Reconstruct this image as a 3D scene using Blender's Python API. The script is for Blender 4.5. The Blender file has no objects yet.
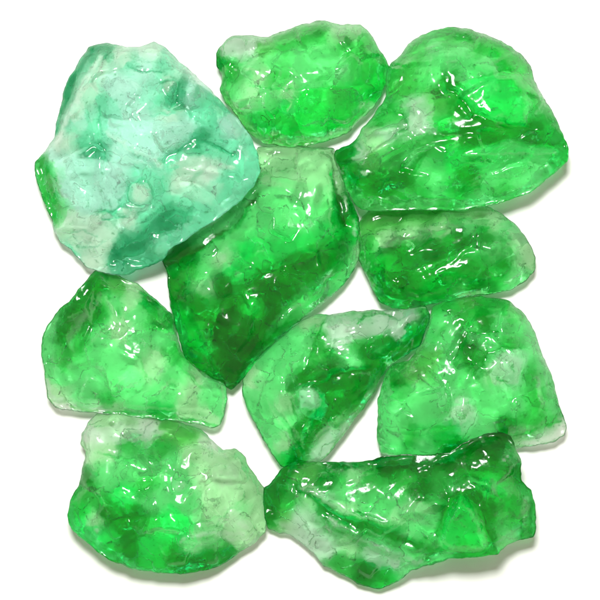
import bpy, math
import numpy as np
from mathutils import Vector
from mathutils.geometry import delaunay_2d_cdt

sc = bpy.context.scene
U = 0.0003            # metres per photograph unit (the picture spans 0.18 m)
H = 2000.0            # camera height in the same units

# ------------------------------------------------------------------ camera
cd = bpy.data.cameras.new('camera'); cam = bpy.data.objects.new('camera', cd)
sc.collection.objects.link(cam); sc.camera = cam
cam.location = (0, 0, H * U)
cd.sensor_width = 36; cd.lens = 36 * H / 600.0
cd.clip_start = 0.01; cd.clip_end = 20

# ------------------------------------------------------------------ light
w = bpy.data.worlds.new('World'); sc.world = w; w.use_nodes = True
bgn = w.node_tree.nodes['Background']
bgn.inputs[0].default_value = (1.0, 0.92, 0.76, 1); bgn.inputs[1].default_value = 0.55

def area(name, loc, target, size, power, col):
    d = bpy.data.lights.new(name, 'AREA'); d.shape = 'RECTANGLE'; d.size = size[0]; d.size_y = size[1]
    d.energy = power; d.color = col
    o = bpy.data.objects.new(name, d); sc.collection.objects.link(o)
    o.location = loc
    o.rotation_euler = (Vector(target) - Vector(loc)).to_track_quat('-Z', 'Y').to_euler()
    return o
area('flash_lamp', (-0.04, 0.33, 0.66), (0, 0.02, 0), (0.20, 0.16), 10.5, (1.0, 1.0, 0.985))

sc.view_settings.view_transform = 'Standard'; sc.view_settings.look = 'None'
sc.view_settings.exposure = 0.0; sc.view_settings.gamma = 1
sc.cycles.use_denoising = True
sc.cycles.max_bounces = 16; sc.cycles.transmission_bounces = 12; sc.cycles.diffuse_bounces = 5
sc.cycles.glossy_bounces = 6; sc.cycles.transparent_max_bounces = 8
sc.cycles.sample_clamp_indirect = 6.0
sc.cycles.caustics_refractive = True; sc.cycles.caustics_reflective = True
sc.cycles.blur_glossy = 0.6

# ------------------------------------------------------------------ noise helpers
def hash2(ix, iy, seed):
    h = (ix.astype(np.int64) * 374761393 + iy.astype(np.int64) * 668265263 + seed * 982451653) & 0x7fffffff
    h = ((h ^ (h >> 13)) * 1274126177) & 0x7fffffff
    h = (h ^ (h >> 16)) & 0x7fffffff
    return (h % 65536) / 65535.0

def vnoise(x, y, seed):
    ix = np.floor(x); iy = np.floor(y); fx = x - ix; fy = y - iy
    fx = fx * fx * (3 - 2 * fx); fy = fy * fy * (3 - 2 * fy)
    a = hash2(ix, iy, seed); b = hash2(ix + 1, iy, seed)
    c = hash2(ix, iy + 1, seed); d = hash2(ix + 1, iy + 1, seed)
    return (a + (b - a) * fx) * (1 - fy) + (c + (d - c) * fx) * fy - 0.5

def fbm(x, y, scale, seed, octv=4, gain=0.5):
    s = np.zeros_like(x); a = 1.0; f = 1.0 / scale
    for o in range(octv):
        s += a * vnoise(x * f + 17.3 * o, y * f - 9.1 * o, seed + o * 101); a *= gain; f *= 2.03
    return s

def cells(x, y, spacing, seed, rng_stretch=(1, 1, 0)):
    """distance to the nearest jittered cell centre, and that cell's random value"""
    ca, sa = math.cos(rng_stretch[2]), math.sin(rng_stretch[2])
    u = (x * ca + y * sa) / (spacing * rng_stretch[0]); v = (-x * sa + y * ca) / (spacing * rng_stretch[1])
    iu = np.floor(u); iv = np.floor(v)
    best = np.full_like(u, 1e9); val = np.zeros_like(u)
    for du in (-1, 0, 1):
        for dv in (-1, 0, 1):
            cu = iu + du; cv = iv + dv
            px = cu + hash2(cu, cv, seed); py = cv + hash2(cu, cv, seed + 7)
            d = (u - px) ** 2 + (v - py) ** 2
            m = d < best
            best = np.where(m, d, best); val = np.where(m, hash2(cu, cv, seed + 13), val)
    return np.minimum(best, 1.6), val

def planes(x, y, spacing, seed, stretch=(1, 1, 0), tilt=0.3):
    """flat chips: each jittered cell is a small plane with its own tilt; returns height, cell centre"""
    ca, sa = math.cos(stretch[2]), math.sin(stretch[2])
    su, sv = spacing * stretch[0], spacing * stretch[1]
    u = (x * ca + y * sa) / su; v = (-x * sa + y * ca) / sv
    iu = np.floor(u); iv = np.floor(v)
    best = np.full_like(u, 1e9); h = np.zeros_like(u); cx = np.zeros_like(u); cy = np.zeros_like(u)
    for du in (-1, 0, 1):
        for dv in (-1, 0, 1):
            cu = iu + du; cv = iv + dv
            px = cu + hash2(cu, cv, seed); py = cv + hash2(cu, cv, seed + 7)
            d = (u - px) ** 2 + (v - py) ** 2
            tu = (hash2(cu, cv, seed + 21) - .5) * 2 * tilt; tv = (hash2(cu, cv, seed + 22) - .5) * 2 * tilt
            hh = ((u - px) * tu + (v - py) * tv) * spacing
            m = d < best
            best = np.where(m, d, best); h = np.where(m, hh, h)
            gu, gv = px * su, py * sv
            cx = np.where(m, gu * ca - gv * sa, cx); cy = np.where(m, gu * sa + gv * ca, cy)
    return h, cx, cy

# glass tints plus painted lights and darks (as sRGB), one letter each
PAL = {'T': (204, 255, 238), 't': (128, 236, 190), 'D': (40, 168, 110), 'W': (224, 252, 230), 'w': (244, 255, 242),
       'G': (14, 214, 74), 'g': (124, 250, 154), 'd': (0, 158, 34), 'p': (198, 252, 196), 'm': (54, 206, 84),
       'o': (96, 204, 96), 'k': (0, 124, 18), 'V': (30, 244, 106)}
def lin(c):
    c = np.array(c, float) / 255.0
    return np.where(c <= 0.04045, c / 12.92, ((c + 0.055) / 1.055) ** 2.4)
LPAL = {k: lin(v) for k, v in PAL.items()}

# ------------------------------------------------------------------ materials
def new_mat(name):
    m = bpy.data.materials.new(name); m.use_nodes = True
    nt = m.node_tree; nt.nodes.clear()
    return m, nt, nt.nodes.new

def glass_mat(name, vol_col, vol_den, milk, rough=(0.09, 0.26)):
    m, nt, N = new_mat(name); L = nt.links.new
    out = N('ShaderNodeOutputMaterial')
    at = N('ShaderNodeAttribute'); at.attribute_name = 'tint'
    tc = N('ShaderNodeTexCoord')
    # fine crazing and pits on the broken faces
    n1 = N('ShaderNodeTexNoise'); n1.inputs['Scale'].default_value = 520; n1.inputs['Detail'].default_value = 6
    n1.inputs['Roughness'].default_value = 0.65
    n2 = N('ShaderNodeTexVoronoi'); n2.inputs['Scale'].default_value = 330; n2.feature = 'F1'
    L(tc.outputs['Object'], n1.inputs['Vector']); L(tc.outputs['Object'], n2.inputs['Vector'])
    add = N('ShaderNodeMath'); add.operation = 'MULTIPLY_ADD'; add.inputs[1].default_value = 0.5
    L(n2.outputs['Distance'], add.inputs[0]); L(n1.outputs['Fac'], add.inputs[2])
    bump = N('ShaderNodeBump'); bump.inputs['Strength'].default_value = 0.035; bump.inputs['Distance'].default_value = 0.0006
    L(add.outputs[0], bump.inputs['Height'])
    # mineral specks inside the glass
    n3 = N('ShaderNodeTexNoise'); n3.inputs['Scale'].default_value = 650; n3.inputs['Detail'].default_value = 3
    L(tc.outputs['Object'], n3.inputs['Vector'])
    r3 = N('ShaderNodeValToRGB'); r3.color_ramp.elements[0].position = 0.27; r3.color_ramp.elements[1].position = 0.38
    r3.color_ramp.elements[0].color = (0.25, 0.4, 0.28, 1)
    L(n3.outputs['Fac'], r3.inputs['Fac'])
    n4 = N('ShaderNodeTexNoise'); n4.inputs['Scale'].default_value = 210; n4.inputs['Detail'].default_value = 5
    L(tc.outputs['Object'], n4.inputs['Vector'])
    r4 = N('ShaderNodeMapRange'); r4.inputs['From Min'].default_value = 0.3; r4.inputs['From Max'].default_value = 0.7
    r4.inputs['To Min'].default_value = 0.84; r4.inputs['To Max'].default_value = 1.14
    L(n4.outputs['Fac'], r4.inputs['Value'])
    mul = N('ShaderNodeMix'); mul.data_type = 'RGBA'; mul.blend_type = 'MULTIPLY'; mul.inputs['Factor'].default_value = 1
    L(at.outputs['Color'], mul.inputs['A']); L(r3.outputs['Color'], mul.inputs['B'])
    vm = N('ShaderNodeVectorMath'); vm.operation = 'SCALE'
    L(mul.outputs['Result'], vm.inputs[0]); L(r4.outputs['Result'], vm.inputs['Scale'])
    # hairline cracks running through the glass
    n5 = N('ShaderNodeTexNoise'); n5.inputs['Scale'].default_value = 75; n5.inputs['Detail'].default_value = 5
    n5.inputs['Roughness'].default_value = 0.6
    L(tc.outputs['Object'], n5.inputs['Vector'])
    c1 = N('ShaderNodeMath'); c1.operation = 'SUBTRACT'; c1.inputs[1].default_value = 0.5; L(n5.outputs['Fac'], c1.inputs[0])
    c2 = N('ShaderNodeMath'); c2.operation = 'ABSOLUTE'; L(c1.outputs[0], c2.inputs[0])
    n6 = N('ShaderNodeTexNoise'); n6.inputs['Scale'].default_value = 120; n6.inputs['Detail'].default_value = 2
    L(tc.outputs['Object'], n6.inputs['Vector'])
    r6 = N('ShaderNodeMapRange'); r6.inputs['From Min'].default_value = 0.5; r6.inputs['From Max'].default_value = 0.7
    r6.inputs['To Min'].default_value = 0.0; r6.inputs['To Max'].default_value = 0.007
    L(n6.outputs['Fac'], r6.inputs['Value'])
    c3 = N('ShaderNodeMath'); c3.operation = 'LESS_THAN'; L(c2.outputs[0], c3.inputs[0]); L(r6.outputs['Result'], c3.inputs[1])
    ck = N('ShaderNodeMix'); ck.data_type = 'RGBA'; ck.blend_type = 'MULTIPLY'; ck.inputs['B'].default_value = (0.62, 0.78, 0.66, 1)
    L(c3.outputs[0], ck.inputs['Factor']); L(vm.outputs[0], ck.inputs['A'])
    gam = N('ShaderNodeGamma'); gam.inputs['Gamma'].default_value = 0.64
    L(ck.outputs['Result'], gam.inputs['Color'])
    # clear glass
    rr = N('ShaderNodeMapRange'); rr.inputs['From Min'].default_value = 0.35; rr.inputs['From Max'].default_value = 0.65
    rr.inputs['To Min'].default_value = rough[0]; rr.inputs['To Max'].default_value = rough[1]
    L(n4.outputs['Fac'], rr.inputs['Value'])
    g = N('ShaderNodeBsdfPrincipled'); g.inputs['Transmission Weight'].default_value = 1; g.inputs['IOR'].default_value = 1.42; g.inputs['Specular IOR Level'].default_value = 0.28
    L(gam.outputs['Color'], g.inputs['Base Color']); L(rr.outputs['Result'], g.inputs['Roughness']); L(bump.outputs['Normal'], g.inputs['Normal'])
    # cloudy glass
    c = N('ShaderNodeBsdfPrincipled'); c.inputs['IOR'].default_value = 1.38; c.inputs['Specular IOR Level'].default_value = 0.22
    L(ck.outputs['Result'], c.inputs['Base Color']); L(rr.outputs['Result'], c.inputs['Roughness']); L(bump.outputs['Normal'], c.inputs['Normal'])
    mx = N('ShaderNodeMixShader'); mx.inputs[0].default_value = milk
    L(g.outputs[0], mx.inputs[1]); L(c.outputs[0], mx.inputs[2])
    L(mx.outputs[0], out.inputs['Surface'])
    va = N('ShaderNodeVolumeAbsorption'); va.inputs['Color'].default_value = (*vol_col, 1); va.inputs['Density'].default_value = vol_den
    L(va.outputs[0], out.inputs['Volume'])
    return m

def paper_mat():
    m, nt, N = new_mat('white_paper'); L = nt.links.new
    out = N('ShaderNodeOutputMaterial'); p = N('ShaderNodeBsdfPrincipled')
    tc = N('ShaderNodeTexCoord'); n = N('ShaderNodeTexNoise'); n.inputs['Scale'].default_value = 900; n.inputs['Detail'].default_value = 5
    L(tc.outputs['Object'], n.inputs['Vector'])
    b = N('ShaderNodeBump'); b.inputs['Strength'].default_value = 0.06; b.inputs['Distance'].default_value = 0.0002
    L(n.outputs['Fac'], b.inputs['Height']); L(b.outputs['Normal'], p.inputs['Normal'])
    n2 = N('ShaderNodeTexNoise'); n2.inputs['Scale'].default_value = 9; n2.inputs['Detail'].default_value = 2
    L(tc.outputs['Object'], n2.inputs['Vector'])
    r = N('ShaderNodeValToRGB'); r.color_ramp.elements[0].position = 0.3; r.color_ramp.elements[1].position = 0.7
    r.color_ramp.elements[0].color = (0.60, 0.612, 0.585, 1); r.color_ramp.elements[1].color = (0.63, 0.64, 0.615, 1)
    L(n2.outputs['Fac'], r.inputs['Fac']); L(r.outputs['Color'], p.inputs['Base Color'])
    p.inputs['Roughness'].default_value = 0.85; p.inputs['Specular IOR Level'].default_value = 0.2
    L(p.outputs[0], out.inputs['Surface'])
    return m

# ------------------------------------------------------------------ the surface
nx = 40
vs = [((i / nx - 0.5) * 2.4, (j / nx - 0.5) * 2.4, 0) for j in range(nx + 1) for i in range(nx + 1)]
fs = [(j * (nx + 1) + i, j * (nx + 1) + i + 1, (j + 1) * (nx + 1) + i + 1, (j + 1) * (nx + 1) + i) for j in range(nx) for i in range(nx)]
me = bpy.data.meshes.new('tabletop'); me.from_pydata(vs, [], fs); me.materials.append(paper_mat())
tab = bpy.data.objects.new('tabletop', me); sc.collection.objects.link(tab)
tab['kind'] = 'structure'; tab['label'] = 'plain white tabletop under the glass pieces'

# ------------------------------------------------------------------ marks: ridges, grooves, chips, colour bands, with highlights and dark creases painted in
def line_dist(P, pts):
    best = np.full(len(P), 1e9)
    for a, b in zip(pts[:-1], pts[1:]):
        ab = b - a; t = np.clip(((P - a) @ ab) / max((ab ** 2).sum(), 1e-9), 0, 1)
        best = np.minimum(best, np.hypot(*(P - a - t[:, None] * ab).T))
    return best

def in_poly(P, pts):
    ins = np.zeros(len(P), bool); n = len(pts)
    for i in range(n):
        a, b = pts[i], pts[(i + 1) % n]
        c = (a[1] > P[:, 1]) != (b[1] > P[:, 1])
        with np.errstate(divide='ignore', invalid='ignore'):
            xi = (b[0] - a[0]) * (P[:, 1] - a[1]) / (b[1] - a[1]) + a[0]
        ins ^= c & (P[:, 0] < xi)
    return ins

def mark_alpha(P, mk, ox, oy, k):
    """coverage 0..1 and height profile 0..1 of one mark, measured in the stone's own frame"""
    f = lambda q: np.array(q, float) * k + np.array([ox, oy])
    if mk[0] == 's':
        d = line_dist(P, np.array([f(q) for q in mk[1]])); hw = mk[2] * k * 0.5
        return np.clip((hw - d) / max(hw * 0.7, 0.9) + 0.35, 0, 1), np.exp(-(d / (hw * 1.2 + 0.8)) ** 2)
    if mk[0] == 'b':
        d = np.hypot(*(P - f(mk[1])).T); rr = mk[2] * k
        return np.clip((rr - d) / (rr * 0.5) + 0.3, 0, 1), np.exp(-(d / rr) ** 2)
    pts = np.array([f(q) for q in mk[1]])
    d = line_dist(P, np.concatenate([pts, pts[:1]])); sd = np.where(in_poly(P, pts), d, -d)
    return np.clip(sd / 1.5 + 0.5, 0, 1), np.clip(sd / 5, 0, 1)

# ------------------------------------------------------------------ stone builder
def seg_dist(P, poly):
    """distance of points to the closed outline and the outline's edge height there"""
    best = np.full(len(P), 1e9); ze = np.zeros(len(P)); n = len(poly)
    for i in range(n):
        a = poly[i]; b = poly[(i + 1) % n]; ab = b[:2] - a[:2]; l2 = max((ab ** 2).sum(), 1e-9)
        t = np.clip(((P - a[:2]) @ ab) / l2, 0, 1)
        q = a[:2] + t[:, None] * ab; d = np.hypot(*(P - q).T)
        m = d < best; best = np.where(m, d, best); ze = np.where(m, a[2] + t * (b[2] - a[2]), ze)
    return best, ze

def tri_interp(P, verts2, vals, tris):
    out = np.full(len(P), np.nan)
    for t in tris:
        a, b, c = verts2[t[0]], verts2[t[1]], verts2[t[2]]
        det = (b[1] - c[1]) * (a[0] - c[0]) + (c[0] - b[0]) * (a[1] - c[1])
        if abs(det) < 1e-9: continue
        l1 = ((b[1] - c[1]) * (P[:, 0] - c[0]) + (c[0] - b[0]) * (P[:, 1] - c[1])) / det
        l2 = ((c[1] - a[1]) * (P[:, 0] - c[0]) + (a[0] - c[0]) * (P[:, 1] - c[1])) / det
        l3 = 1 - l1 - l2
        m = (l1 >= -1e-6) & (l2 >= -1e-6) & (l3 >= -1e-6)
        out[m] = l1[m] * vals[t[0]] + l2[m] * vals[t[1]] + l3[m] * vals[t[2]]
    return out

def stone(name, label, spec, mat, seed, zedge=14.0, base=0.9, rim=12.0, under=16.0, amp=1.0, lift=1.0,
          stretch=(1, 1, 0), step=1.2):
    ox, oy, k = spec['frame']
    raw = np.array([(p[0] * k + ox, p[1] * k + oy, (p[2] if len(p) > 2 else zedge)) for p in spec['outline']], float)
    ctrl = np.array([(p[0] * k + ox, p[1] * k + oy, p[2] * lift) for p in spec['ctrl']], float)
    cols = np.array([LPAL[p[3]] for p in spec['ctrl']])
    # broken, slightly ragged outline
    pts = []
    n = len(raw)
    for i in range(n):
        a, b = raw[i], raw[(i + 1) % n]; l = np.hypot(*(b - a)[:2]); m = max(1, int(l / step))
        for j in range(m): pts.append(a + (b - a) * j / m)
    O = np.array(pts)
    for _ in range(2): O = 0.25 * np.roll(O, 1, 0) + 0.5 * O + 0.25 * np.roll(O, -1, 0)
    tg = np.roll(O, -1, 0) - np.roll(O, 1, 0); nn = np.stack([tg[:, 1], -tg[:, 0]], 1)
    nn /= np.maximum(np.hypot(*nn.T), 1e-9)[:, None]
    O[:, :2] += nn * (fbm(O[:, 0], O[:, 1], 10, seed, 3, 0.55) * 1.8)[:, None]
    # interior points
    x0, y0 = O[:, :2].min(0); x1, y1 = O[:, :2].max(0)
    gx, gy = np.meshgrid(np.arange(x0, x1, step), np.arange(y0, y1, step * 0.87))
    gx[1::2] += step / 2
    rng = np.random.default_rng(seed)
    P = np.stack([gx.ravel(), gy.ravel()], 1) + rng.uniform(-0.25, 0.25, (gx.size, 2)) * step
    inside = np.zeros(len(P), bool); m = len(O)
    for i in range(m):
        a, b = O[i], O[(i + 1) % m]
        c = (a[1] > P[:, 1]) != (b[1] > P[:, 1])
        with np.errstate(divide='ignore', invalid='ignore'):
            xi = (b[0] - a[0]) * (P[:, 1] - a[1]) / (b[1] - a[1]) + a[0]
        inside ^= c & (P[:, 0] < xi)
    P = P[inside]
    d, _ = seg_dist(P, O[::2]); P = P[d > step * 0.75]
    A = np.concatenate([O[:, :2], P]); nb = len(O)
    r = delaunay_2d_cdt([Vector(p) for p in A], [(i, (i + 1) % nb) for i in range(nb)], [], 1, 1e-4)
    V = np.array([tuple(v) for v in r[0]]); T = np.array([t for t in r[2] if len(t) == 3])
    d, ze = seg_dist(V, O)
    onb = d < 1e-3
    # --- the large facets (piecewise planes between the control points)
    no = len(raw); c2 = np.concatenate([raw[:, :2], ctrl[:, :2]])
    near = np.argmin(((raw[:, None, :2] - ctrl[None, :, :2]) ** 2).sum(2), 1)
    cz = np.concatenate([np.maximum(ctrl[near, 2] * 0.7, raw[:, 2]), ctrl[:, 2]])
    cr = delaunay_2d_cdt([Vector(p) for p in c2], [], [], 0, 1e-4)
    cv = np.array([tuple(v) for v in cr[0]]); map_z = np.array([cz[o[0]] for o in cr[3]])
    wx = fbm(V[:, 0], V[:, 1], 26, seed + 5, 3) * 3; wy = fbm(V[:, 0], V[:, 1], 26, seed + 6, 3) * 3
    Vw = V + np.stack([wx, wy], 1)
    F = tri_interp(Vw, cv, map_z, cr[2])
    bad = np.isnan(F)
    if bad.any():
        q = np.argmin(((Vw[bad][:, None] - c2[None]) ** 2).sum(2), 1); F[bad] = cz[q]
    # --- conchoidal scoops, chips, ripples
    X, Y = Vw[:, 0], Vw[:, 1]
    s1, v1 = cells(X, Y, 36, seed + 20, stretch); s2, v2 = cells(X, Y, 15, seed + 30, stretch); s3, v3 = cells(X, Y, 6, seed + 40)
    patch = np.clip(fbm(V[:, 0], V[:, 1], 34, seed + 50, 3) * 2.4 + 0.25, 0.0, 1)
    D = (s1 * 7 - 2) + (v1 - .5) * 4 + ((s2 * 3.4 - 1.2) + (v2 - .5) * 1.2) * patch + (s3 * 0.06) * patch
    D += fbm(V[:, 0], V[:, 1], 60, seed + 60, 4, 0.4) * 8 + fbm(V[:, 0], V[:, 1], 5, seed + 61, 3, 0.6) * 0.1 * patch
    f1, _, _ = planes(X, Y, 30, seed + 120, stretch, 0.32); f2, _, _ = planes(X, Y, 12, seed + 130, stretch, 0.22)
    D += f1 + f2 * patch
    rad = np.sqrt(s1) * 36
    M = V + np.stack([fbm(V[:, 0], V[:, 1], 8, seed + 97, 4, 0.6), fbm(V[:, 0], V[:, 1], 8, seed + 98, 4, 0.6)], 1) * 3.4
    cover = []
    for mk in MARKS.get(seed, ()):
        al, hp = mark_alpha(M, mk, ox, oy, k); cover.append(al); F = F + hp * mk[-1]
    t = np.clip(d / rim, 0, 1); prof = np.sqrt(1 - (1 - t) ** 2)
    top = ze + (F + D * amp - ze) * prof
    top = np.maximum(top, ze * (1 - t) + 2.5 * t)
    # conchoidal faces are smooth: relax the relief but keep the large breaks
    E = np.concatenate([T[:, [0, 1]], T[:, [1, 2]], T[:, [2, 0]]]); E = np.concatenate([E, E[:, ::-1]])
    deg = np.maximum(np.bincount(E[:, 0], minlength=len(V)), 1)
    for _ in range(5):
        avg = np.bincount(E[:, 0], weights=top[E[:, 1]], minlength=len(V)) / deg
        top = np.where(onb, top, 0.35 * top + 0.65 * avg)
    tb = np.clip(d / under, 0, 1); pb = tb ** 0.8
    sb, vb = cells(V[:, 0], V[:, 1], 30, seed + 70); sb2, vb2 = cells(V[:, 0], V[:, 1], 11, seed + 71)
    bot = base + (ze - base) * (1 - pb) + np.clip((1.1 - sb) * 5.5 + (vb - .5) * 6 + (1 - sb2) * 2.2 - 2 + fbm(V[:, 0], V[:, 1], 40, seed + 72) * 6 + planes(V[:, 0], V[:, 1], 20, seed + 140, stretch, 0.4)[0], 0, 30) * tb
    bot = np.minimum(bot, top - 1.0 * tb)
    top[onb] = ze[onb]; bot[onb] = ze[onb]
    # --- tint zones: glass colour, with light and dark of the facets painted in
    wx = fbm(V[:, 0], V[:, 1], 13, seed + 90, 5, 0.65) * 3.5; wy = fbm(V[:, 0], V[:, 1], 13, seed + 91, 5, 0.65) * 3.5
    Q = V + np.stack([wx, wy], 1)
    _, qx, qy = planes(Q[:, 0], Q[:, 1], 7, seed + 95, stretch)
    Q = 0.45 * Q + 0.55 * np.stack([qx, qy], 1)
    C = np.zeros((len(V), 3))
    for s in range(0, len(V), 4000):
        dd = ((Q[s:s + 4000, None] - ctrl[None, :, :2]) ** 2).sum(2) + 3
        wgt = dd ** -2.4; wgt /= wgt.sum(1, keepdims=True)
        C[s:s + 4000] = (wgt @ np.sqrt(cols)) ** 2
    brk = 0.72 + 0.56 * np.clip(fbm(V[:, 0], V[:, 1], 6, seed + 99, 4, 0.7) + 0.5, 0, 1)
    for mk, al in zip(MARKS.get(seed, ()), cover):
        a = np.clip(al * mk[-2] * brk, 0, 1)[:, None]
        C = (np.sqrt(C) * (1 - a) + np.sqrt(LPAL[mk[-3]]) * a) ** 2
    # --- assemble
    nv = len(V); idx = np.arange(nv); bidx = np.where(onb, idx, -1)
    free = np.where(~onb)[0]; bidx[free] = nv + np.arange(len(free))
    def world(v2, z):
        f = (1 - z / H)
        return np.stack([(v2[:, 0] - 300) * f, (300 - v2[:, 1]) * f, z], 1) * U
    W = np.concatenate([world(V, top), world(V[free], bot[free])])
    e1 = V[T[:, 1]] - V[T[:, 0]]; e2 = V[T[:, 2]] - V[T[:, 0]]
    flip = (e1[:, 0] * e2[:, 1] - e1[:, 1] * e2[:, 0]) > 0      # photograph y points down
    T = np.where(flip[:, None], T[:, ::-1], T)
    Tb = bidx[T][:, ::-1]
    keep = ~np.all(onb[T], axis=1)                                # no doubled sliver along the outline
    faces = np.concatenate([T[keep], Tb[keep]])
    cen = np.array([W[:, 0].mean(), W[:, 1].mean(), 0.0]); W = W - cen
    me = bpy.data.meshes.new(name); me.from_pydata(W.tolist(), [], faces.tolist())
    Call = np.concatenate([C, C[free]])
    att = me.color_attributes.new('tint', 'FLOAT_COLOR', 'POINT')
    att.data.foreach_set('color', np.concatenate([Call, np.ones((len(Call), 1))], 1).astype(np.float32).ravel())
    me.polygons.foreach_set('use_smooth', np.ones(len(faces), bool))
    me.materials.append(mat); me.update()
    o = bpy.data.objects.new(name, me); o.location = cen; sc.collection.objects.link(o)
    o['label'] = label; o['category'] = 'glass rock'; o['group'] = 'rough green glass pieces laid out together'
    return o

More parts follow.
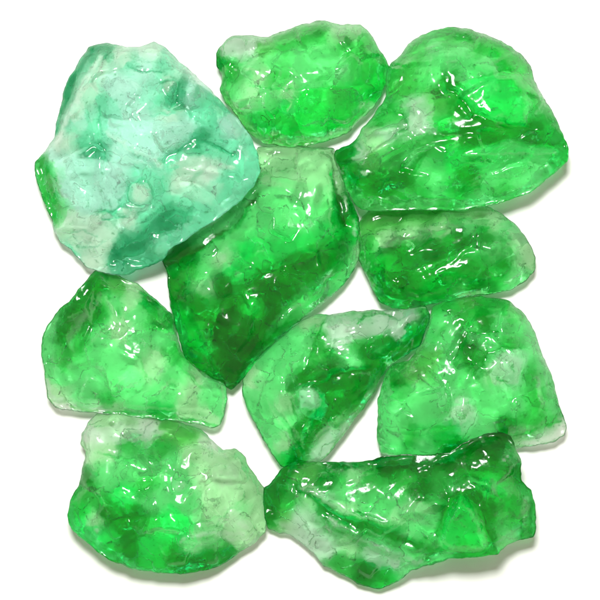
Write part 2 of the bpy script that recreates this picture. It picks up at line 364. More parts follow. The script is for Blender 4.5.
# each mark: 's' stroke (points, width) / 'b' chip or painted spot (centre, radius) / 'p' facet (points); then tint, strength, height
MARKS = {
11: [('p',[(160,62),(195,60),(188,100),(150,150),(122,200),(97,260),(75,288),(85,235),(105,150)],'D',.65,-4),
 ('s',[(188,85),(152,140),(117,210),(85,295)],15,'w',.8,4),
 ('p',[(33,325),(60,308),(78,330),(95,400),(106,440),(100,475),(80,485),(50,410)],'m',.95,-5), ('s',[(62,340),(74,400)],12,'d',.7,0), ('b',(86,452),10,'G',.8,0),
 ('p',[(205,225),(260,232),(350,235),(400,240),(370,280),(330,315),(290,330),(240,300),(200,260)],'T',.9,3),
 ('p',[(110,330),(160,322),(230,330),(245,380),(225,430),(180,440),(130,440),(110,400)],'T',.85,2),
 ('p',[(195,120),(260,115),(310,125),(330,150),(300,200),(240,215),(205,180)],'T',.5,0),
 ('p',[(112,455),(200,445),(240,470),(205,520),(150,560),(112,510)],'W',.7,0),
 ('p',[(225,525),(262,488),(310,440),(350,418),(400,430),(395,460),(360,490),(300,512),(290,565),(215,588),(200,560)],'D',.7,-4),
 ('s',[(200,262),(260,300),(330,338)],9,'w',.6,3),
 ('s',[(330,325),(365,300),(400,276),(440,285),(490,312)],10,'D',.95,-4), ('s',[(350,338),(390,326),(440,326),(490,340)],12,'W',.7,2), ('s',[(378,346),(420,348),(455,353)],6,'w',1,3),  # last stroke is a highlight painted in near-white tint
 ('s',[(246,398),(254,376),(278,366),(302,376),(310,398),(302,420),(278,430),(254,420),(246,398)],6,'D',.6,-4), ('b',(280,400),20,'W',.8,-2),
 ('s',[(184,200),(188,250),(192,292)],6,'D',.6,-2), ('b',(173,303),14,'D',.9,-3), ('s',[(150,210),(165,250),(150,270)],10,'t',.8,-2),
 ('s',[(248,104),(280,120),(325,118)],5,'D',.9,-3), ('s',[(325,142),(345,134),(366,150),(362,188),(345,205)],8,'D',.75,-4), ('b',(338,154),9,'w',.7,2), ('b',(346,212),8,'w',.6,2),
 ('s',[(300,190),(330,200),(360,215),(300,220)],6,'t',.8,-2), ('s',[(190,462),(245,456)],5,'D',.7,-2), ('s',[(205,442),(238,426)],5,'D',.8,-2), ('s',[(130,520),(170,525),(200,510)],5,'D',.5,-2), ('s',[(120,495),(150,485),(180,500)],5,'D',.5,-2),
 ('p',[(335,350),(420,360),(470,380),(440,430),(390,410),(345,400)],'W',.45,0), ('s',[(345,365),(348,400)],4,'D',.5,-2), ('s',[(330,360),(332,400)],4,'D',.5,-2), ('s',[(250,290),(300,340),(330,370)],5,'t',.6,-1)],
22: [('p',[(130,345),(200,330),(300,330),(400,310),(500,280),(470,340),(380,390),(300,405),(200,395),(150,370)],'G',.6,0),
 ('s',[(200,190),(300,210),(430,200)],40,'g',.6,2), ('s',[(150,262),(250,268),(400,262),(500,255)],5,'G',.8,-2), ('s',[(105,315),(150,286),(190,288)],14,'p',.8,2), ('s',[(140,207),(195,217)],14,'p',.7,2), ('b',(178,212),6,'d',.6,-2),
 ('s',[(85,127),(150,115),(185,122)],22,'W',.75,0), ('s',[(400,85),(475,86)],12,'p',.7,0), ('s',[(60,190),(100,195)],14,'d',.7,0), ('b',(106,208),5,'w',.9,2),
 ('s',[(80,320),(110,357),(150,402),(200,427),(260,433),(330,431),(390,412),(440,390),(500,335)],10,'o',.85,-1), ('s',[(400,392),(450,372),(520,310)],8,'p',.7,2), ('s',[(260,290),(275,310),(262,330)],5,'p',.8,2), ('b',(255,262),8,'w',.5,2),
 ('s',[(530,140),(555,200),(545,260)],14,'m',.8,-1)],
33: [('p',[(285,180),(350,150),(440,150),(465,210),(450,258),(400,256),(340,238)],'V',.65,3), ('p',[(300,330),(400,305),(520,322),(500,350),(440,380),(360,362),(300,350)],'g',.6,2),
 ('p',[(20,345),(60,352),(110,392),(170,380),(200,335),(230,322),(185,400),(140,430),(60,425),(40,400)],'d',.75,-2), ('p',[(180,110),(230,80),(230,150),(210,200),(170,220),(150,190)],'m',.5,0),
 ('s',[(268,178),(300,207),(332,238),(362,253),(410,266),(470,276)],7,'d',1,-5), ('s',[(240,291),(320,282),(400,291),(460,300),(540,312)],12,'d',.75,-3), ('s',[(345,152),(400,140),(440,146)],5,'d',.6,-2), ('s',[(400,262),(430,262),(470,258)],5,'d',.8,-2),
 ('s',[(310,332),(520,332)],4,'p',.7,2), ('s',[(300,352),(500,354)],3,'m',.9,-2), ('s',[(200,436),(400,441)],3,'d',.8,-2), ('s',[(220,456),(380,450)],3,'d',.8,-2), ('s',[(320,400),(440,385)],3,'m',.8,-2),
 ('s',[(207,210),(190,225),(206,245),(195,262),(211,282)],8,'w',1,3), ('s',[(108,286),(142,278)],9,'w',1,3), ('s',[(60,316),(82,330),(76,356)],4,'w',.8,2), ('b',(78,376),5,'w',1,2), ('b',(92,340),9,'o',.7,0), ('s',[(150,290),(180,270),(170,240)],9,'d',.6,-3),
 ('s',[(552,346),(500,392),(440,427)],5,'p',.8,1), ('b',(318,378),10,'d',.9,-3), ('s',[(480,190),(490,215),(475,240)],4,'w',.6,2), ('s',[(228,100),(240,150)],5,'p',.4,1), ('s',[(270,95),(276,145)],5,'p',.4,1)],
44: [('p',[(245,60),(400,60),(405,150),(400,228),(300,280),(230,272),(200,240),(240,150)],'g',.55,0), ('p',[(245,55),(400,55),(400,120),(330,135),(250,120)],'p',.6,0), ('s',[(215,262),(300,262),(390,222)],34,'V',.7,0),
 ('p',[(200,332),(270,302),(350,262),(430,236),(440,270),(380,320),(300,380),(230,480),(190,560),(150,540),(130,430),(160,350)],'k',.6,-3),
 ('p',[(290,402),(350,345),(455,276),(456,308),(400,370),(300,430),(250,470)],'g',.8,0), ('s',[(320,400),(390,350),(452,300)],8,'p',.7,1),
 ('s',[(404,88),(410,130),(421,170),(432,212)],12,'k',.95,-5), ('s',[(433,148),(436,178)],5,'w',1,2), ('s',[(454,198),(457,232)],6,'w',1,2), ('s',[(461,244),(459,312)],5,'p',.9,1), ('s',[(394,80),(398,150),(402,220)],5,'p',.8,2),
 ('b',(226,396),17,'V',1,3), ('b',(121,346),12,'g',.9,3), ('b',(160,286),8,'w',.5,2), ('b',(195,320),7,'p',.7,2), ('s',[(40,300),(120,258),(200,208),(238,140)],12,'k',.75,-2), ('s',[(235,310),(270,318),(330,290)],6,'k',.7,-2),  # long k stroke paints the shadow line along the teal rock's edge
 ('s',[(70,300),(90,340),(80,400)],8,'G',.6,0), ('s',[(110,440),(125,490),(150,520)],8,'V',.6,2), ('b',(190,440),10,'G',.6,2), ('b',(150,405),8,'V',.5,2)],
55: [('p',[(90,200),(130,145),(200,127),(300,117),(370,120),(400,170),(350,200),(250,220),(160,265),(110,250)],'d',.6,-1), ('s',[(75,90),(180,82),(330,78)],16,'o',.6,0), ('s',[(110,116),(180,108),(260,96),(345,93)],10,'p',.85,3),
 ('s',[(180,202),(260,167),(320,152)],4,'g',.8,2), ('s',[(200,217),(280,187)],3,'V',.8,2), ('s',[(310,160),(360,145)],10,'g',.8,2), ('s',[(385,108),(415,150),(432,185)],10,'p',.8,0), ('s',[(375,150),(390,190),(380,215)],6,'g',.7,1), ('s',[(140,180),(180,150)],5,'k',.6,-2), ('s',[(110,220),(200,190)],5,'k',.5,-2), ('b',(255,215),6,'g',.8,1), ('s',[(170,255),(250,240),(340,228)],5,'o',.7,0)],
66: [('p',[(150,75),(200,82),(185,120),(152,160),(122,205),(110,235),(80,180),(100,140)],'d',.75,-3), ('s',[(60,300),(72,337),(98,346)],10,'W',.85,0), ('s',[(80,354),(140,366),(205,372)],12,'w',.95,-2), ('s',[(120,362),(180,370)],8,'o',.6,0),  # w stroke paints a white reflection on the bottom side face
 ('s',[(200,374),(330,384),(400,394),(450,406)],10,'m',.85,-2), ('s',[(100,348),(200,358),(330,366),(440,378)],5,'p',.8,2), ('s',[(280,95),(320,130),(350,152)],8,'d',.8,-2), ('s',[(200,105),(225,150),(195,190),(150,230)],7,'p',.5,2), ('s',[(320,330),(350,300),(380,320)],10,'p',.7,2), ('b',(390,345),12,'p',.6,1), ('s',[(240,235),(280,250),(290,290)],5,'m',.7,-2), ('s',[(340,240),(380,280),(420,320)],8,'m',.6,-2), ('s',[(105,200),(120,250),(100,280)],8,'m',.7,-2), ('s',[(465,310),(470,380)],5,'p',.8,1)],
77: [('p',[(82,222),(200,112),(240,82),(235,150),(190,230),(110,252)],'g',.6,0), ('p',[(270,65),(430,55),(440,95),(380,110),(330,125),(300,150),(265,140),(260,90)],'W',.7,0),
 ('p',[(190,230),(250,207),(310,192),(370,185),(410,190),(380,235),(340,275),(290,320),(240,360),(215,400),(190,440),(165,435),(185,390),(225,350),(215,320),(240,300),(248,270),(230,240),(200,245)],'d',.9,-4),
 ('s',[(230,222),(300,205),(380,195)],14,'k',.8,-3), ('p',[(400,150),(440,125),(490,100),(515,38),(530,60),(515,135),(460,165),(400,190),(370,180)],'d',.95,-4),
 ('p',[(270,360),(330,312),(398,225),(405,200),(384,258),(300,370),(240,425),(215,430)],'W',.75,1), ('s',[(265,385),(330,305)],3,'w',.8,1), ('s',[(400,215),(340,315),(260,420)],5,'o',.7,-1),
 ('s',[(258,75),(246,120),(232,160),(214,200)],5,'d',.75,-3), ('s',[(345,82),(360,66),(400,62),(445,72)],5,'d',.75,-3), ('s',[(262,152),(273,144),(284,154),(273,164),(262,152)],5,'d',.7,-2), ('p',[(195,255),(245,250),(250,290),(205,300)],'W',.8,4), ('b',(318,93),16,'w',.6,2), ('s',[(340,212),(370,205)],5,'p',.7,2),
 ('s',[(140,290),(180,340),(212,392)],5,'p',.8,2), ('s',[(118,272),(150,335)],5,'p',.7,2), ('s',[(175,275),(200,330),(225,350)],5,'d',.6,-2), ('s',[(300,140),(350,130),(400,120)],10,'m',.7,-2), ('s',[(480,60),(450,95),(420,105)],8,'W',.8,2)],
88: [('p',[(320,215),(380,170),(412,190),(402,250),(350,247)],'W',.65,2), ('p',[(395,390),(500,346),(518,356),(515,375),(440,397)],'w',1,-4), ('s',[(200,325),(270,250),(312,205)],18,'g',.7,3), ('p',[(90,260),(140,250),(160,300),(120,400),(80,400),(70,330)],'g',.6,0),
 ('s',[(248,188),(270,152),(285,127),(352,124)],6,'d',.95,-4), ('s',[(295,228),(328,184),(370,163),(412,166)],7,'d',.7,-4), ('s',[(352,236),(378,243)],5,'d',.9,-2), ('s',[(391,203),(393,222)],4,'d',.8,-1), ('s',[(320,200),(325,215)],4,'d',.8,-1), ('b',(268,318),11,'w',1,4), ('s',[(240,300),(300,296)],8,'g',.8,1),
 ('s',[(330,378),(400,370),(505,338)],6,'m',.85,-2), ('s',[(200,150),(230,110),(240,80)],10,'m',.6,-2), ('s',[(95,245),(130,225),(180,205)],8,'o',.6,1), ('b',(152,212),10,'p',.8,2), ('s',[(150,360),(200,355),(260,345)],5,'d',.6,-2), ('s',[(280,55),(320,60)],8,'o',.6,0), ('s',[(85,280),(110,285)],4,'d',.7,-1), ('s',[(380,290),(440,270),(480,250)],5,'m',.8,-2), ('s',[(400,320),(440,305),(470,310)],5,'m',.8,-2), ('s',[(330,85),(400,92)],6,'p',.4,1)],  # pale p spot is a painted highlight
99: [('p',[(360,130),(450,140),(500,210),(510,300),(460,335),(400,340),(350,300),(370,220)],'p',.55,0), ('p',[(100,95),(180,75),(300,92),(270,112),(140,132)],'W',.65,0), ('s',[(330,345),(400,330),(470,332)],10,'w',.75,3), ('s',[(300,388),(370,377),(440,366)],18,'d',.8,-3),
 ('s',[(222,215),(232,198),(252,200),(260,218),(246,232),(228,230),(222,215)],6,'m',.8,-3), ('b',(322,222),12,'w',.5,3), ('s',[(112,180),(116,212)],14,'d',.8,-2), ('s',[(150,290),(250,292),(240,325),(190,325)],16,'d',.65,-3), ('b',(132,322),6,'w',1,2), ('s',[(280,330),(330,300),(340,340)],16,'V',.7,3), ('s',[(190,240),(260,270)],18,'g',.7,2), ('s',[(150,150),(200,160),(240,150)],8,'m',.7,-2), ('b',(255,150),8,'d',.6,-2), ('s',[(300,110),(345,118)],16,'o',.6,0), ('s',[(330,260),(390,200),(420,180)],5,'p',.7,2), ('s',[(350,310),(420,290),(470,250)],5,'m',.5,-2), ('b',(465,310),12,'w',.6,2), ('s',[(80,300),(140,360),(220,400)],8,'V',.6,0)],
110: [('p',[(275,522),(300,500),(325,520),(345,545),(330,558),(300,540)],'W',.55,0), ('p',[(440,462),(480,437),(508,440),(520,465),(518,485),(495,480),(470,480),(450,486)],'d',.65,0), ('s',[(330,490),(370,492),(400,500)],18,'g',.5,2),
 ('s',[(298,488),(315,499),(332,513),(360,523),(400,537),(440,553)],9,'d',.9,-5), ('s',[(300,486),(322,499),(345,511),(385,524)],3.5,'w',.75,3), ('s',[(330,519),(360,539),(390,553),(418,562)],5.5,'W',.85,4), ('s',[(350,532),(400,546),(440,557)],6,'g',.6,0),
 ('s',[(330,465),(380,461),(440,459),(470,448),(500,441)],10,'k',.9,-1), ('p',[(462,491),(481,525),(487,550),(450,553),(439,540),(447,513)],'V',.6,5), ('s',[(437,533),(446,510),(461,491),(476,504),(486,528),(494,548)],7,'d',.8,-4), ('s',[(445,552),(470,549),(490,553)],4,'d',.8,0), ('b',(490,484),10,'V',.75,3), ('s',[(470,478),(505,492)],6,'g',.6,2),  # V spot paints a glow into the tint
 ('s',[(505,541),(520,528),(526,500)],7,'p',.7,1), ('s',[(520,515),(521,535)],4,'d',.8,-2), ('s',[(530,505),(531,532)],4,'d',.8,-2), ('s',[(267,516),(271,495),(284,475),(298,463)],11,'d',.95,0), ('b',(285,515),8,'o',.6,0), ('b',(507,457),2.2,'w',1,1), ('b',(503,461),1.8,'w',1,1), ('s',[(322,462),(336,478),(328,490)],5,'d',.6,-3), ('s',[(400,512),(430,520)],7,'g',.7,2), ('s',[(418,475),(424,500)],4,'d',.6,-2), ('s',[(360,572),(385,578)],8,'d',.7,0)],
}

# ------------------------------------------------------------------ the ten pieces
#   frame: origin and scale of the measured points; outline: x, y, (edge height); ctrl: x, y, height, tint
S1 = dict(frame=(20, 20, 0.4333), outline=[
 (160,60),(190,52),(240,62),(275,62),(310,48),(330,60),(375,100),(420,140),(460,185),(500,225,26),(530,265,32),(550,310,36),(555,350,38),(540,385,38),(505,420,38),(455,460,38),(400,495,38),(345,530,36),(330,556,30),(290,572,26),(250,588,24),(215,590,20),(180,578),(150,570),(140,555),(120,535),(95,515),(80,490),(70,450),(50,410),(35,360),(33,325),(60,300),(80,265),(85,235),(95,195),(105,150),(130,105)],
 ctrl=[(190,75,34,'D'),(165,85,30,'D'),(150,105,30,'t'),(130,140,24,'D'),(150,130,34,'t'),(110,200,24,'D'),(95,250,20,'t'),(185,115,44,'W'),(160,160,48,'W'),(130,210,48,'W'),(100,280,42,'W'),
 (240,90,40,'W'),(300,70,35,'W'),(280,110,50,'T'),(255,105,46,'t'),(215,150,55,'T'),(340,100,44,'t'),
 (60,340,20,'m'),(62,400,20,'G'),(85,440,24,'m'),(50,370,16,'m'),(85,320,42,'T'),(100,390,46,'T'),(108,470,42,'W'),
 (130,340,60,'T'),(176,302,60,'D'),(160,270,60,'t'),(190,240,62,'t'),(200,185,60,'t'),(150,230,56,'T'),(250,165,66,'T'),(270,220,72,'T'),(340,148,64,'W'),(325,150,60,'t'),(365,165,60,'D'),(348,195,60,'D'),(345,215,62,'W'),
 (300,180,70,'t'),(290,260,76,'T'),(290,310,72,'T'),(240,300,72,'T'),(380,250,68,'T'),(395,170,58,'T'),(420,210,52,'t'),(440,230,46,'t'),(410,278,60,'D'),(435,290,52,'t'),(350,318,64,'t'),(480,300,44,'t'),(510,340,42,'t'),(480,240,40,'T'),(460,200,36,'t'),
 (430,345,52,'w'),(400,350,54,'W'),(370,360,56,'W'),(450,400,46,'t'),(480,370,44,'t'),(380,430,48,'t'),(340,465,44,'D'),(400,410,48,'t'),(280,395,62,'W'),(250,395,60,'t'),(310,400,58,'t'),(330,350,62,'t'),(280,360,62,'t'),
 (200,390,62,'T'),(160,420,52,'T'),(220,350,66,'T'),(210,440,52,'D'),(240,428,52,'t'),(180,475,44,'W'),(250,450,50,'W'),(290,460,48,'t'),(230,540,26,'D'),(260,510,34,'D'),(300,540,30,'D'),(150,500,32,'W'),(190,510,36,'W'),(170,550,20,'W'),(140,520,22,'t'),(360,500,40,'t'),(430,450,42,'t'),(320,520,36,'t')])
S2 = dict(frame=(200, 0, 0.3333), outline=[
 (48,160),(60,140),(95,108),(150,105),(200,110),(240,95),(300,75),(350,62),(380,62),(420,72),(480,72),(510,95),(530,130),(555,170),(568,200),(560,250),(545,290),(500,345),(440,400),(380,425),(320,440),(250,440),(190,432),(140,395),(110,350),(75,310),(62,270),(65,230),(50,200)],
 ctrl=[(90,140,28,'W'),(140,140,32,'W'),(65,190,20,'d'),(90,215,30,'m'),(160,210,45,'g'),(185,225,48,'p'),(200,140,40,'o'),(250,130,42,'m'),(220,180,48,'g'),(290,180,52,'g'),(350,160,48,'g'),(350,100,35,'m'),(310,110,38,'m'),(420,100,32,'p'),(460,90,28,'p'),(500,130,30,'m'),(440,140,40,'m'),(540,200,24,'G'),(480,200,42,'m'),(420,200,50,'g'),
 (260,270,60,'p'),(150,290,48,'p'),(120,300,40,'g'),(200,300,52,'g'),(260,330,50,'G'),(330,290,58,'G'),(330,240,56,'g'),(240,240,56,'m'),(400,290,52,'m'),(470,290,40,'G'),(520,270,28,'G'),(180,360,42,'G'),(210,380,36,'G'),(260,390,34,'G'),(330,390,34,'g'),(400,370,34,'G'),(470,340,30,'m'),(300,350,46,'G'),(360,340,46,'G'),
 (230,420,18,'o'),(140,380,20,'o'),(100,325,20,'o'),(330,425,16,'o'),(420,398,18,'p'),(500,330,18,'p')])
S3 = dict(frame=(330, 10, 0.4333), outline=[
 (125,160),(133,130),(160,110),(180,80),(210,60),(240,45),(285,38),(320,42),(355,55),(400,75),(440,100),(465,130),(472,165),(490,195),(510,230),(530,265,22),(550,320,26),(548,350,28),(520,375,28),(495,398,28),(460,422,28),(420,436,28),(385,450,28),(300,462,28),(200,462,28),(130,465,28),(70,462,26),(52,440,24),(24,390),(5,345),(14,322),(45,310),(65,290),(85,260),(110,230),(130,200)],
 ctrl=[(160,140,30,'m'),(200,100,30,'m'),(280,60,25,'m'),(340,80,35,'m'),(400,100,35,'G'),(440,130,30,'m'),(240,110,45,'g'),(300,110,50,'g'),(180,170,45,'o'),(230,160,60,'g'),(350,140,55,'g'),(420,160,50,'G'),(400,210,55,'V'),(440,230,45,'g'),(470,200,32,'m'),(275,182,62,'d'),(310,215,62,'d'),(345,248,60,'d'),(400,266,52,'d'),(450,272,42,'d'),(380,235,60,'V'),(350,195,58,'g'),(320,160,56,'g'),(250,200,60,'o'),
 (205,218,52,'W'),(200,255,50,'w'),(215,270,50,'W'),(150,240,40,'m'),(120,260,35,'m'),(140,287,42,'W'),(110,300,36,'p'),(90,300,30,'p'),(50,320,22,'d'),(75,325,28,'W'),(90,345,34,'o'),(30,350,20,'d'),(70,390,32,'d'),(120,400,38,'d'),(60,430,28,'m'),(140,350,45,'m'),(170,380,45,'d'),(160,320,44,'m'),(220,310,58,'m'),(270,280,60,'G'),(320,290,60,'d'),(380,290,56,'d'),
 (318,380,55,'d'),(300,340,58,'V'),(360,340,54,'V'),(440,335,45,'V'),(420,310,46,'m'),(500,300,32,'G'),(520,330,30,'G'),(480,360,34,'g'),(440,390,34,'g'),(400,420,32,'m'),(370,380,42,'g'),(250,400,48,'g'),(200,420,40,'m'),(200,350,52,'g'),(280,440,34,'m'),(340,440,32,'g'),(150,445,32,'m')])
S4 = dict(frame=(150, 130, 0.45), outline=[
 (238,38,8),(300,34,8),(350,36,8),(408,42,8),(424,80),(438,130),(455,170),(468,220),(470,270),(455,310),(430,345),(400,375),(365,400),(330,425,10),(285,466,10),(247,500,10),(220,540,10),(198,565),(180,580),(165,570),(140,560),(110,545),(80,510),(65,470),(55,430),(45,380),(40,330),(28,286,6),(52,252,6),(102,224,6),(142,197,6),(181,160,6),(205,122,6),(216,86,6)],
 ctrl=[(270,80,26,'p'),(340,80,32,'p'),(390,80,32,'p'),(300,120,40,'g'),(330,110,36,'p'),(370,130,46,'p'),(405,120,32,'p'),(415,160,26,'k'),(422,190,26,'d'),(440,230,24,'G'),(430,270,28,'g'),(455,270,16,'p'),(255,150,32,'g'),(300,180,50,'g'),(360,200,54,'g'),(400,240,44,'G'),(240,210,40,'g'),(300,250,60,'V'),(240,270,54,'V'),(190,240,32,'g'),(140,265,26,'g'),(160,285,36,'p'),(200,320,52,'V'),
 (120,320,38,'g'),(125,345,40,'p'),(80,290,22,'d'),(60,350,20,'d'),(70,420,20,'G'),(110,390,40,'d'),(160,350,50,'d'),(170,400,48,'d'),(228,395,54,'V'),(222,415,52,'G'),(260,335,58,'d'),(330,290,56,'d'),(380,262,48,'m'),(390,290,46,'d'),(350,335,48,'G'),(300,360,50,'d'),(260,400,48,'k'),(200,470,42,'k'),(150,450,42,'k'),(105,450,32,'G'),(120,480,30,'V'),(100,500,22,'d'),(150,510,30,'d'),(185,540,20,'k'),(240,450,38,'d'),(300,405,36,'d'),(330,385,32,'g'),(390,345,28,'g'),(430,310,22,'g'),(360,300,50,'G'),(415,300,30,'G'),(220,290,54,'V'),(90,320,30,'m')])
S5 = dict(frame=(330, 180, 0.4667), outline=[
 (64,84,6),(82,64,6),(130,58,6),(180,54,6),(250,46,6),(330,52,6),(370,72),(400,95),(425,130),(440,165),(438,195),(420,215),(390,235),(350,245),(290,250),(240,262),(200,270),(160,280),(130,275),(108,262),(90,235),(73,200),(60,160),(58,120)],
 ctrl=[(100,100,20,'o'),(150,95,22,'o'),(220,85,22,'o'),(300,82,24,'p'),(350,88,28,'p'),(120,130,36,'p'),(170,118,38,'p'),(230,106,40,'p'),(300,100,40,'g'),(90,160,28,'m'),(120,190,42,'G'),(160,160,50,'d'),(220,150,54,'d'),(280,130,50,'d'),(330,120,44,'m'),(350,148,44,'p'),(320,155,46,'g'),(380,110,30,'g'),(410,140,22,'p'),(425,180,16,'p'),(390,160,34,'p'),(370,180,38,'d'),(300,185,48,'m'),(260,190,50,'G'),(200,210,46,'G'),(150,230,36,'d'),(130,255,22,'G'),(180,250,26,'m'),(240,235,30,'G'),(300,220,34,'d'),(350,215,28,'m'),(390,220,20,'g'),(410,205,16,'g'),(290,240,18,'p'),(110,150,40,'m')])
S6 = dict(frame=(20, 250, 0.4333), outline=[
 (172,46,8),(205,48,8),(242,66),(270,75),(285,90),(320,120),(355,150,8),(362,190,6),(372,230,6),(400,262,6),(450,288,6),(475,300),(478,340),(470,385),(462,405),(440,412),(400,400),(330,392),(260,385),(200,378),(140,375),(80,362),(62,340),(58,300),(50,240),(50,200),(62,175),(85,145),(110,120),(140,85)],
 ctrl=[(180,90,20,'d'),(230,90,20,'o'),(265,90,18,'p'),(150,120,26,'m'),(130,160,30,'d'),(170,150,36,'d'),(110,200,30,'k'),(130,215,36,'m'),(195,120,30,'m'),(80,180,20,'g'),(75,240,20,'g'),(90,290,26,'g'),(70,320,16,'p'),(90,335,18,'p'),(220,120,40,'g'),(250,120,36,'p'),(290,120,28,'d'),(230,185,48,'p'),(190,190,46,'g'),(170,240,46,'g'),(220,250,52,'g'),(270,210,50,'g'),(270,150,42,'g'),(320,160,30,'m'),(330,210,40,'g'),(310,260,50,'p'),(250,310,48,'g'),(180,300,44,'g'),(130,270,38,'g'),(100,250,30,'m'),(140,340,30,'g'),(200,340,34,'m'),(270,350,32,'g'),(340,330,40,'g'),(330,368,22,'G'),(350,290,44,'g'),(400,310,30,'p'),(430,330,28,'g'),(450,310,18,'g'),(385,350,30,'p'),(380,380,20,'p'),(430,385,18,'p'),(455,360,18,'g'),(120,358,16,'w'),(180,366,16,'w'),(230,374,15,'p'),(350,240,34,'m')])
S7 = dict(frame=(220, 290, 0.4), outline=[
 (240,62),(290,58),(350,52),(400,50),(440,50),(480,42),(515,36),(526,60),(515,100,10),(500,140,10),(460,168),(420,195),(400,230),(370,280),(340,320),(300,375),(260,425),(215,448,10),(180,448,10),(150,440),(125,400),(95,350),(70,300),(55,260),(57,210,6),(80,181,6),(125,140,6),(174,100,6),(205,76,8)],
 ctrl=[(230,90,24,'p'),(200,130,32,'g'),(120,190,22,'g'),(160,170,32,'g'),(90,220,20,'p'),(80,270,20,'g'),(120,280,34,'g'),(150,230,38,'g'),(205,165,44,'g'),(232,160,46,'m'),(245,110,38,'m'),(270,150,42,'m'),(300,100,36,'W'),(350,90,32,'W'),(400,90,30,'W'),(440,100,26,'W'),(470,60,20,'W'),(350,70,22,'m'),(510,60,16,'m'),(300,130,42,'W'),(340,140,40,'m'),(360,158,42,'d'),(420,130,34,'d'),(480,100,24,'d'),(495,125,20,'k'),(390,190,36,'d'),(420,170,26,'m'),(330,178,46,'g'),(280,205,54,'k'),(220,215,52,'d'),(190,230,46,'d'),(340,215,46,'k'),(300,240,48,'d'),(222,265,50,'W'),(250,270,48,'m'),(198,275,46,'m'),(270,290,44,'G'),(330,270,36,'d'),(235,310,46,'k'),(300,320,32,'p'),(270,360,28,'W'),(350,290,20,'o'),(250,400,22,'W'),(245,350,32,'p'),(205,350,42,'d'),(180,320,40,'g'),(140,330,30,'g'),(160,380,26,'p'),(130,370,20,'g'),(195,400,26,'d'),(170,420,18,'G'),(170,280,42,'p')])
S8 = dict(frame=(350, 280, 0.4167), outline=[
 (200,62,8),(230,46,8),(290,38,8),(350,42),(380,48),(410,75),(435,105),(450,140),(465,180),(480,220),(495,270),(510,320),(520,355),(515,375),(490,388),(440,398),(400,405,8),(360,416,6),(280,422,6),(180,425,6),(100,425,6),(72,415,8),(65,370),(65,310),(72,260),(85,225),(105,202),(140,192),(172,155),(185,110,10),(193,80,8)],
 ctrl=[(230,64,22,'m'),(280,55,22,'o'),(340,62,26,'m'),(390,80,28,'m'),(230,100,36,'g'),(270,90,36,'m'),(320,95,40,'d'),(360,105,42,'g'),(420,120,32,'g'),(300,130,46,'g'),(278,150,46,'k'),(250,150,42,'g'),(210,150,36,'g'),(200,190,40,'o'),(150,220,36,'o'),(110,230,28,'m'),(120,260,34,'d'),(90,280,22,'g'),(160,270,40,'g'),(230,210,48,'g'),(300,205,56,'d'),(330,180,54,'m'),(270,240,54,'g'),(340,165,54,'g'),(380,160,48,'m'),(430,160,34,'g'),(380,200,56,'W'),(350,222,56,'p'),(390,240,50,'g'),(430,230,42,'m'),(460,200,28,'g'),(470,260,30,'g'),(440,290,36,'m'),(490,310,20,'g'),(400,300,44,'g'),(350,280,52,'g'),(310,290,50,'g'),(268,315,54,'w'),(220,300,48,'g'),(160,320,40,'g'),(100,330,28,'g'),(90,380,20,'g'),(140,360,30,'m'),(180,390,22,'g'),(240,370,34,'G'),(300,360,34,'g'),(380,350,34,'d'),(430,340,32,'m'),(400,388,16,'p'),(450,378,16,'w'),(500,358,14,'w'),(480,340,20,'m'),(330,395,18,'p'),(250,400,16,'d')])
S9 = dict(frame=(40, 390, 0.4333), outline=[
 (130,54,6),(115,70),(95,100),(92,125),(105,140),(98,180),(90,220),(70,255),(65,290,20),(72,320,22),(100,345,24),(130,370,24),(165,395,24),(210,412,24),(270,422,24),(340,425,24),(390,415,20),(430,398),(470,370),(500,352),(522,325),(526,290,8),(515,250,8),(518,230),(505,205),(485,180),(475,155),(450,135),(420,140),(400,115,8),(370,92,6),(320,72,6),(260,60,6),(200,50,6),(160,46,6)],
 ctrl=[(120,100,24,'w'),(150,85,20,'p'),(200,95,22,'p'),(245,95,22,'w'),(290,105,24,'o'),(340,115,26,'o'),(110,150,26,'p'),(150,140,38,'p'),(200,130,36,'m'),(280,140,42,'m'),(350,140,40,'p'),(385,130,34,'w'),(430,160,32,'p'),(115,200,28,'d'),(120,240,32,'m'),(85,280,26,'G'),(150,200,44,'g'),(190,170,46,'g'),(240,190,54,'g'),(250,222,52,'m'),(300,170,50,'g'),(320,220,56,'g'),(280,250,56,'g'),(380,200,50,'p'),(430,190,40,'w'),(470,200,28,'p'),(500,240,20,'p'),(460,240,38,'p'),(400,260,52,'p'),(440,290,38,'w'),(490,290,24,'p'),(350,260,56,'g'),(300,300,56,'V'),(200,250,50,'V'),(160,285,44,'d'),(220,290,50,'d'),(250,310,50,'m'),(320,330,50,'V'),(130,305,36,'p'),(140,330,34,'V'),(100,320,28,'V'),(170,335,40,'V'),(195,320,42,'d'),(200,370,34,'d'),(170,370,30,'G'),(250,360,40,'V'),(270,390,32,'G'),(320,375,38,'d'),(350,350,46,'p'),(380,390,30,'d'),(430,370,28,'d'),(410,350,36,'m'),(440,335,32,'p'),(480,330,24,'p'),(500,320,18,'p'),(340,402,28,'d'),(460,280,34,'g')])
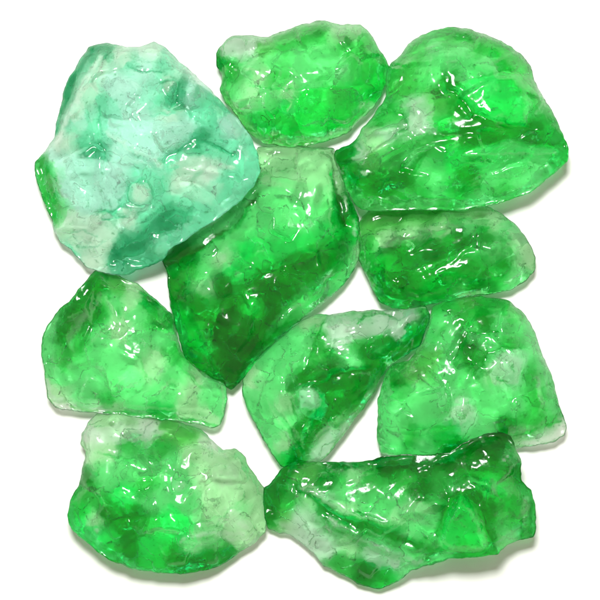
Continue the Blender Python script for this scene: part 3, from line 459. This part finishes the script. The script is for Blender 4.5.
S10 = dict(frame=(0, 0, 1.0), outline=[
 (265,519),(263,502),(264,488),(273,480),(281,470),(290,462),(300,460),(324,462),(350,462),(372,461,24),(380,456,26),(399,455,28),(422,455,30),(449,453,30),(465,442,30),(483,433,30),(499,432,30),(510,435,30),(515,446,30),(521,459,30),(521,481,30),(531,490,26),(536,507,24),(536,533,24),(533,538,24),(518,540,26),(507,545,30),(498,555,38),(470,557,40),(451,559,36),(430,565,30),(411,571,20),(401,579,14),(390,586,12),(378,589,10),(366,587,10),(355,582,10),(343,575,10),(324,567,10),(313,553,10),(303,545,10),(289,535,10),(279,532,10),(268,528,10)],
 ctrl=[(270,500,18,'d'),(274,512,18,'d'),(278,490,20,'d'),(284,480,22,'G'),(292,469,22,'d'),(283,515,20,'o'),(300,475,26,'o'),(312,472,26,'o'),(325,472,26,'m'),(298,486,32,'m'),(290,500,26,'m'),(305,493,36,'p'),(325,499,38,'w'),(345,510,46,'p'),(340,482,36,'m'),(352,475,34,'p'),(370,480,40,'m'),(345,495,42,'g'),(325,480,34,'d'),(325,508,38,'d'),(300,520,28,'W'),(312,530,28,'W'),(290,520,24,'p'),(325,540,28,'W'),(330,525,36,'m'),(350,520,44,'d'),(372,526,48,'d'),(395,535,50,'d'),(425,545,42,'m'),(360,535,40,'m'),(385,545,38,'g'),(350,545,34,'p'),(375,552,32,'W'),(395,560,26,'W'),(340,562,18,'m'),(365,570,18,'d'),(385,574,16,'G'),(405,564,22,'g'),(400,550,34,'g'),
 (400,465,34,'k'),(385,466,30,'k'),(350,466,24,'d'),(430,463,34,'k'),(405,485,46,'m'),(390,500,50,'g'),(400,515,52,'p'),(375,508,48,'g'),(420,490,50,'d'),(440,480,50,'m'),(420,512,56,'p'),(430,525,50,'g'),(415,530,46,'g'),(450,465,42,'k'),(475,450,44,'k'),(500,440,38,'k'),(508,458,36,'p'),(490,460,46,'d'),(470,472,50,'m'),(455,487,54,'g'),(490,485,58,'V'),(505,492,48,'G'),(512,475,38,'d'),(462,493,62,'d'),(452,500,58,'d'),(478,502,56,'k'),(485,520,52,'d'),(490,537,44,'d'),(458,508,66,'V'),(465,520,64,'V'),(450,528,56,'V'),(475,537,50,'V'),(465,549,44,'d'),(485,549,42,'m'),(500,530,38,'g'),(510,518,34,'m'),(520,500,32,'m'),(530,510,26,'m'),(522,525,28,'m'),(530,530,26,'m'),(505,540,32,'p'),(445,545,42,'g')])

GREEN = (0.10, 0.80, 0.30)
m_teal = glass_mat('teal_glass', (0.35, 0.92, 0.72), 5, 0.15)
m_green = glass_mat('green_glass', GREEN, 11, 0.09)
m_deep = glass_mat('deep_green_glass', (0.04, 0.72, 0.20), 14, 0.07)
m_pale = glass_mat('pale_green_glass', (0.30, 0.86, 0.42), 8, 0.10)

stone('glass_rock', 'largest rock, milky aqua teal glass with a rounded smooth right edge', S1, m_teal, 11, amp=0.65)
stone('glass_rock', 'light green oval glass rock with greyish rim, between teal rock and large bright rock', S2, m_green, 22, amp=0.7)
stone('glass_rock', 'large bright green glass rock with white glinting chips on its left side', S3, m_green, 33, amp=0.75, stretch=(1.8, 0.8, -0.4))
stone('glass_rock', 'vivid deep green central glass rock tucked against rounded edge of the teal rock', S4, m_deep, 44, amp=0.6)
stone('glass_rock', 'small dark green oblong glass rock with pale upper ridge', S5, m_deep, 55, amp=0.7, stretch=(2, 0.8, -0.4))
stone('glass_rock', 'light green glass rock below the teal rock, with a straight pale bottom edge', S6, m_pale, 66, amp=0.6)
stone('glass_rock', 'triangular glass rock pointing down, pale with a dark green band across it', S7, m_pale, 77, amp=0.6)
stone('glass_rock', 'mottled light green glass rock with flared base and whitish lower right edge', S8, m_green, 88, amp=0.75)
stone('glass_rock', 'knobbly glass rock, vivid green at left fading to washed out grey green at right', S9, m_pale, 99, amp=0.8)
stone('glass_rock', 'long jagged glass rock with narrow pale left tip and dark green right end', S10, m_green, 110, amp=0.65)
